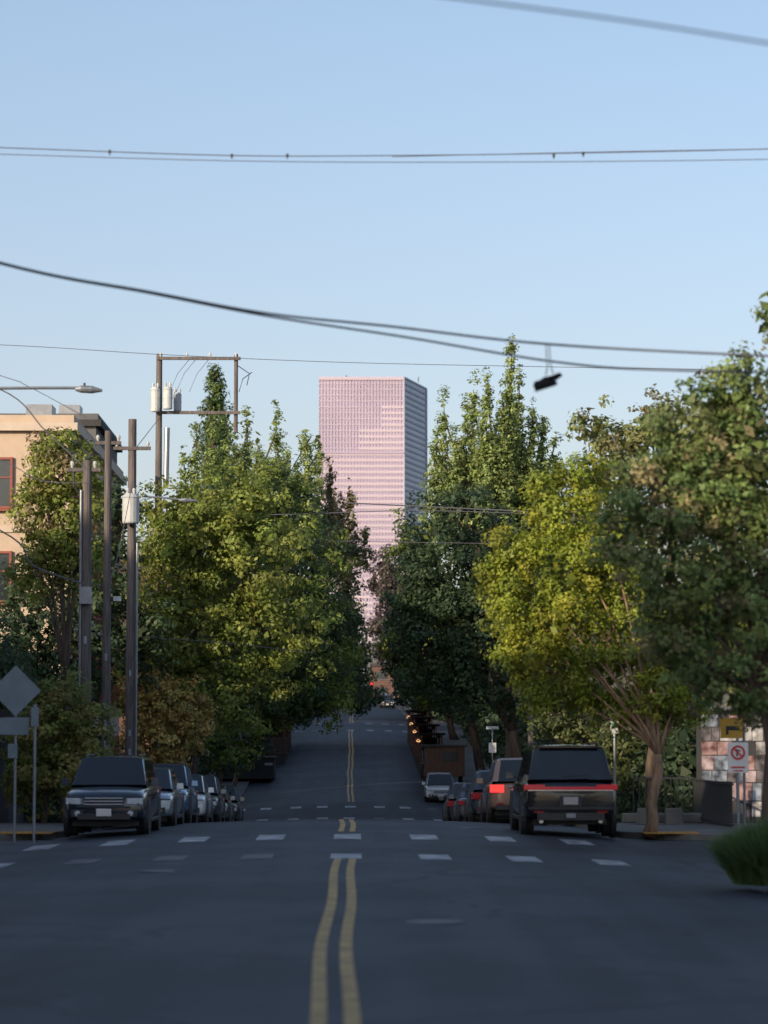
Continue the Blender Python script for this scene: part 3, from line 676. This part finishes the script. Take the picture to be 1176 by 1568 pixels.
def building(name,x0,x1,y0,y1,h,wall,fr,nz,cornice='peach2',street=1,front=None):
    b=MB(); z0=min(gz(y0),gz(y1))-.6; zt=max(sz(y0),sz(y1))+h
    b.box(((x0+x1)/2,(y0+y1)/2,(z0+zt)/2),(x1-x0,y1-y0,zt-z0),wall)
    b.box(((x0+x1)/2,(y0+y1)/2,zt+.15),(x1-x0+.5,y1-y0+.5,.3),cornice); b.box(((x0+x1)/2,(y0+y1)/2,zt+.45),(x1-x0+.2,y1-y0+.2,.3),wall)
    fh=h/nz
    for j in range(1,nz): b.box(((x0+x1)/2,(y0+y1)/2,zt-h+j*fh),(x1-x0+.12,y1-y0+.12,.22),cornice)
    zb=zt-h
    if front: windows(b,'y',y0,front[0],front[1],zb+.5,zt-.2,front[2],nz,fr,out=-1,hf=.5)
    else: windows(b,'y',y0,x0+.6,x1-.6,zb+.5,zt-.2,max(1,int((x1-x0)/3)),nz,fr,out=-1)
    if street>0: windows(b,'x',x1,y0+.6,y1-.6,zb+.5,zt-.2,max(1,int((y1-y0)/3)),nz,fr,out=1)
    else: windows(b,'x',x0,y0+.6,y1-.6,zb+.5,zt-.2,max(1,int((y1-y0)/3)),nz,fr,out=-1)
    b.box(((x0+x1)/2-1,(y0+y1)/2,zt+1.0),(1.8,2.2,1.2),'roof')
    b.box((x1-1.5,y0+3,zt+.9),(1.0,1.4,.8),'metal')
    b.obj(name); return zt
building("apartment_building",-24,-10.6,102,124,P(0,648,102)[2]-sz(102)-.3,'peach','rfr',4,front=(-23.6,-12.0,3))
building("unseen_shade_building",-30,-13.6,60,84,9.5,'brick','peach2',2)  # out of frame, added to keep parked cars and road in shade
building("unseen_shade_building",-32,-11.2,-70,38,12.5,'brick','peach2',3)  # unseen row beside and behind the camera, added as a shadow caster
building("apartment_building",-80,-46,-70,45,25,'greyb','white',6)  # unseen tall block, added to stop sun coming through the side-street gap
building("grey_building",-24,-12,126.5,138,P(0,660,132)[2]-sz(132)-.5,'greyb','dark',4,'roof')
building("unseen_shade_building",-26,-11,153,226,9,'brick','roof',3,'roof')  # simple block added behind the trees to shade the far road
building("unseen_shade_building",-26,-11,243,328,9,'brick','roof',3,'roof')
building("shop_building",10.6,26,77,136,5.2,'greyb','roof',1,'roof',street=-1)
building("unseen_shade_building",11,26,153,226,7,'brick','roof',2,'roof',street=-1)
building("unseen_shade_building",11,26,243,328,8,'brick','roof',2,'roof',street=-1)
building("garage_building",-22,-10.8,86,95,3.0,'roof','dark',1,'wood')
# mural / poster covered wall on the right
rs=random.Random(5); b=MB(); y=70.5; x=9.1; W_=3.6
b.box((x+W_/2-.2,y,sz(y)+1.4),(W_,.2,3.0),'roof'); b.box((x+W_/2-.2,y,sz(y)+2.95),(W_+.2,.35,.12),'greyb')
PM=[mat("poster_"+n_,c_,.7,.8,4,col2=c2_) for n_,c_,c2_ in (("pink",(.30,.12,.17),(.5,.4,.43)),("pale",(.35,.34,.36),(.6,.58,.6)),("blue",(.08,.12,.22),(.35,.4,.5)),("red",(.28,.05,.05),(.45,.3,.3)),("dark",(.03,.03,.04),(.2,.18,.2)))]
yy=sz(y)+.15; row=0
while yy<sz(y)+2.6:
    hh=rs.uniform(.28,.5); xx=x-.1
    while xx<x+W_-.6:
        ww=rs.uniform(.2,.45)
        if rs.random()<.8: b.box((xx+ww/2,y-.108-.004*rs.random(),yy+hh/2),(ww*.94,.012,hh*.93),rs.choice(PM),Matrix.Rotation(rs.uniform(-.04,.04),3,'Y'))
        xx+=ww
    yy+=hh
b.obj("mural_wall")
b=MB()
for i in range(16):
    y=63+i*.45; 
    for k in range(2): b.box((8.75,y+.2*k,sz(y)+.55),(.03,.03,1.05),'dark')
for hgt in (.12,1.05): b.box((8.75,66.4,sz(66)+hgt),(.05,7.2,.05),'dark')
for xx in np.arange(7.2,8.7,.16): b.box((xx,70.0,sz(70)+.6),(.03,.03,1.15),'dark')
b.box((7.95,70.0,sz(70)+1.15),(1.6,.05,.05),'dark')
b.obj("iron_fence")
b=MB(); y=68; 
for xx in (7.3,8.0,9.2): b.box((xx,y,sz(y)+.2),(.45,.45,.4),'conc',taper=.85); 
b.box((8.3,y+.8,sz(y)+.14),(3.0,.5,.22),'conc'); b.obj("concrete_planters",bevel=.02)
# ------------------------------------------------------------ tower
M['tp']=mat("tower_pink_glass",(.375,.32,.455),.35,.06,.03,spec=.5)  # distance haze painted into all tower colours: paler, lower contrast, lavender
M['tm']=mat("tower_mullion",(.43,.375,.50),.6,.05,.03)
M['tg']=mat("tower_granite",(.45,.39,.50),.7,.05,.02)
M['tl']=mat("tower_pale_band",(.475,.41,.50),.7,.05,.02)
M['ts']=mat("tower_side_glass",(.25,.28,.40),.35,.12,.05)  # shaded side face painted in as a greyer, darker glass
M['tsb']=mat("tower_side_band",(.30,.32,.44),.6,.06,.05)  # side bands darkened likewise, shade put into the colour
b=MB(); Y0=1500; s=K*Y0
A=P(490,0,Y0)[0]; B_=P(618,0,Y0)[0]; C_=P(652,0,1550)[0]; ZT=P(570,578,Y0)[2]; ZB=-8
vs=[(A,Y0,ZB),(B_,Y0,ZB),(C_,1550,ZB),(C_-(B_-A),1550,ZB)]; vs+=[(v[0],v[1],ZT) for v in vs]
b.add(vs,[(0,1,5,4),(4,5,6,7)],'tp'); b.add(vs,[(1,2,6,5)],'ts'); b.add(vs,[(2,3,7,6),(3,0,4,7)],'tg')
fh=3.3; nf=int((ZT-ZB)/fh)
dirv=Vector((C_-B_,50,0)).normalized(); ang=math.atan2(dirv.y,dirv.x); Ls=(Vector((C_-B_,50,0))).length
RS=Matrix.Rotation(ang,3,'Z'); nrm=Vector((dirv.y,-dirv.x,0))
for i in range(nf+1):
    z=ZT-i*fh
    py=578+i*fh/s
    xs_=A if py>697 else (P(550,0,Y0)[0] if py>657 else (P(585,0,Y0)[0] if py>617 else B_))
    if i==0: xs_=B_
    if xs_>A: b.box(((A+xs_)/2,Y0-.12,z),(xs_-A,.3,.6),'tm')
    if xs_<B_: b.box(((xs_+B_)/2,Y0-.16,z),(B_-xs_,.36,1.5),'tl')
    c=Vector(((B_+C_)/2,1525,z))+nrm*.15
    b.box(c,(Ls,.4,1.1),'tsb',RS)
nm=27
for i in range(nm+1):
    x=A+(B_-A)*i/nm; b.box((x,Y0-.22,(ZT+ZB)/2),(.36,.44,ZT-ZB),'tm')
for f in (0,1):
    c=Vector((B_,Y0,(ZT+ZB)/2))+Vector((C_-B_,50,0))*f+nrm*.2
    b.box(c,(1.0,.6,ZT-ZB),'tsb',RS)
b.box(((A+B_)/2,Y0-.4,ZT-.8),(B_-A+.6,.8,1.4),'tg'); 
for zz in (ZT-42,ZT-106): b.box(((A+B_)/2,Y0-.45,zz),(B_-A+.3,.9,1.0),'tp')
for px,h in ((531,4),(600,3),(640,3)): 
    x=P(px,0,1520)[0]; b.tube([(x,1520,ZT),(x,1520,ZT+h)],.3,'dark',6)
b.box(((A+B_)/2+8,1526,ZT+1),(22,16,2),'tg')
b.obj("pink_office_tower")
def block(px0,px1,py,d,dep,wall,name="distant_building",fh=3.6):
    x0=P(px0,0,d)[0]; x1=P(px1,0,d)[0]; z1=P(0,py,d)[2]; zb=gz(d)-2; b=MB()
    b.box(((x0+x1)/2,d+dep/2,(zb+z1)/2),(x1-x0,dep,z1-zb),wall)
    b.box(((x0+x1)/2,d+dep/2,z1+.3),(x1-x0+.8,dep+.8,.6),'roof')
    n=max(2,int((x1-x0)/3.5)); z=z1-2
    while z>zb+2:
        for i in range(n):
            b.box((x0+(x1-x0)*(i+.5)/n,d-.06,z),((x1-x0)/n*.6,.12,1.6),'win')
        z-=fh
    b.obj(name)
block(546,606,988,760,40,'greyb'); block(570,625,1020,620,30,'brick'); block(520,560,1008,690,30,'greyb'); block(600,680,1000,900,40,'greyb')
block(536,582,958,1100,30,'tg'); block(440,540,1010,1000,40,'greyb')
# ------------------------------------------------------------ light
SE=math.radians(17); AZ=math.radians(42)
sv=Vector((-math.sin(AZ)*math.cos(SE),-math.cos(AZ)*math.cos(SE),math.sin(SE)))
sl=bpy.data.lights.new("sun",'SUN'); sl.energy=5.0; sl.angle=math.radians(.5); sl.color=(1,.81,.56)
so=bpy.data.objects.new("sun",sl); sc.collection.objects.link(so); so.rotation_euler=sv.to_track_quat('Z','Y').to_euler(); so.location=(-40,-40,60)
w=bpy.data.worlds.new("World"); sc.world=w; w.use_nodes=True; nt=w.node_tree; bg=nt.nodes["Background"]
sk=nt.nodes.new("ShaderNodeTexSky"); sk.sky_type='NISHITA'; sk.sun_disc=False; sk.sun_elevation=SE; sk.sun_rotation=math.radians(222)
sk.air_density=1.0; sk.dust_density=2.5; sk.ozone_density=2.0; sk.altitude=50
# evening haze: pale scattering added to the clear sky, strongest near the horizon
tc=nt.nodes.new("ShaderNodeTexCoord"); sp=nt.nodes.new("ShaderNodeSeparateXYZ"); nt.links.new(tc.outputs["Generated"],sp.inputs[0])
rp=nt.nodes.new("ShaderNodeValToRGB"); e=rp.color_ramp.elements
e[0].position=0.0; e[0].color=(.98,.74,.74,1)
e[1].position=.75; e[1].color=(.12,.15,.22,1)
x_=rp.color_ramp.elements.new(.09); x_.color=(.95,.76,.84,1)
x_=rp.color_ramp.elements.new(.26); x_.color=(.66,.76,.92,1)
nt.links.new(sp.outputs["Z"],rp.inputs[0])
ml=nt.nodes.new("ShaderNodeVectorMath"); ml.operation='SCALE'; ml.inputs["Scale"].default_value=1.55; nt.links.new(rp.outputs[0],ml.inputs[0])
ad=nt.nodes.new("ShaderNodeVectorMath"); ad.operation='ADD'; nt.links.new(sk.outputs[0],ad.inputs[0]); nt.links.new(ml.outputs[0],ad.inputs[1])
nt.links.new(ad.outputs[0],bg.inputs[0]); bg.inputs[1].default_value=.15
print("faces",sum(len(o.data.polygons) for o in bpy.data.objects if o.type=='MESH'))
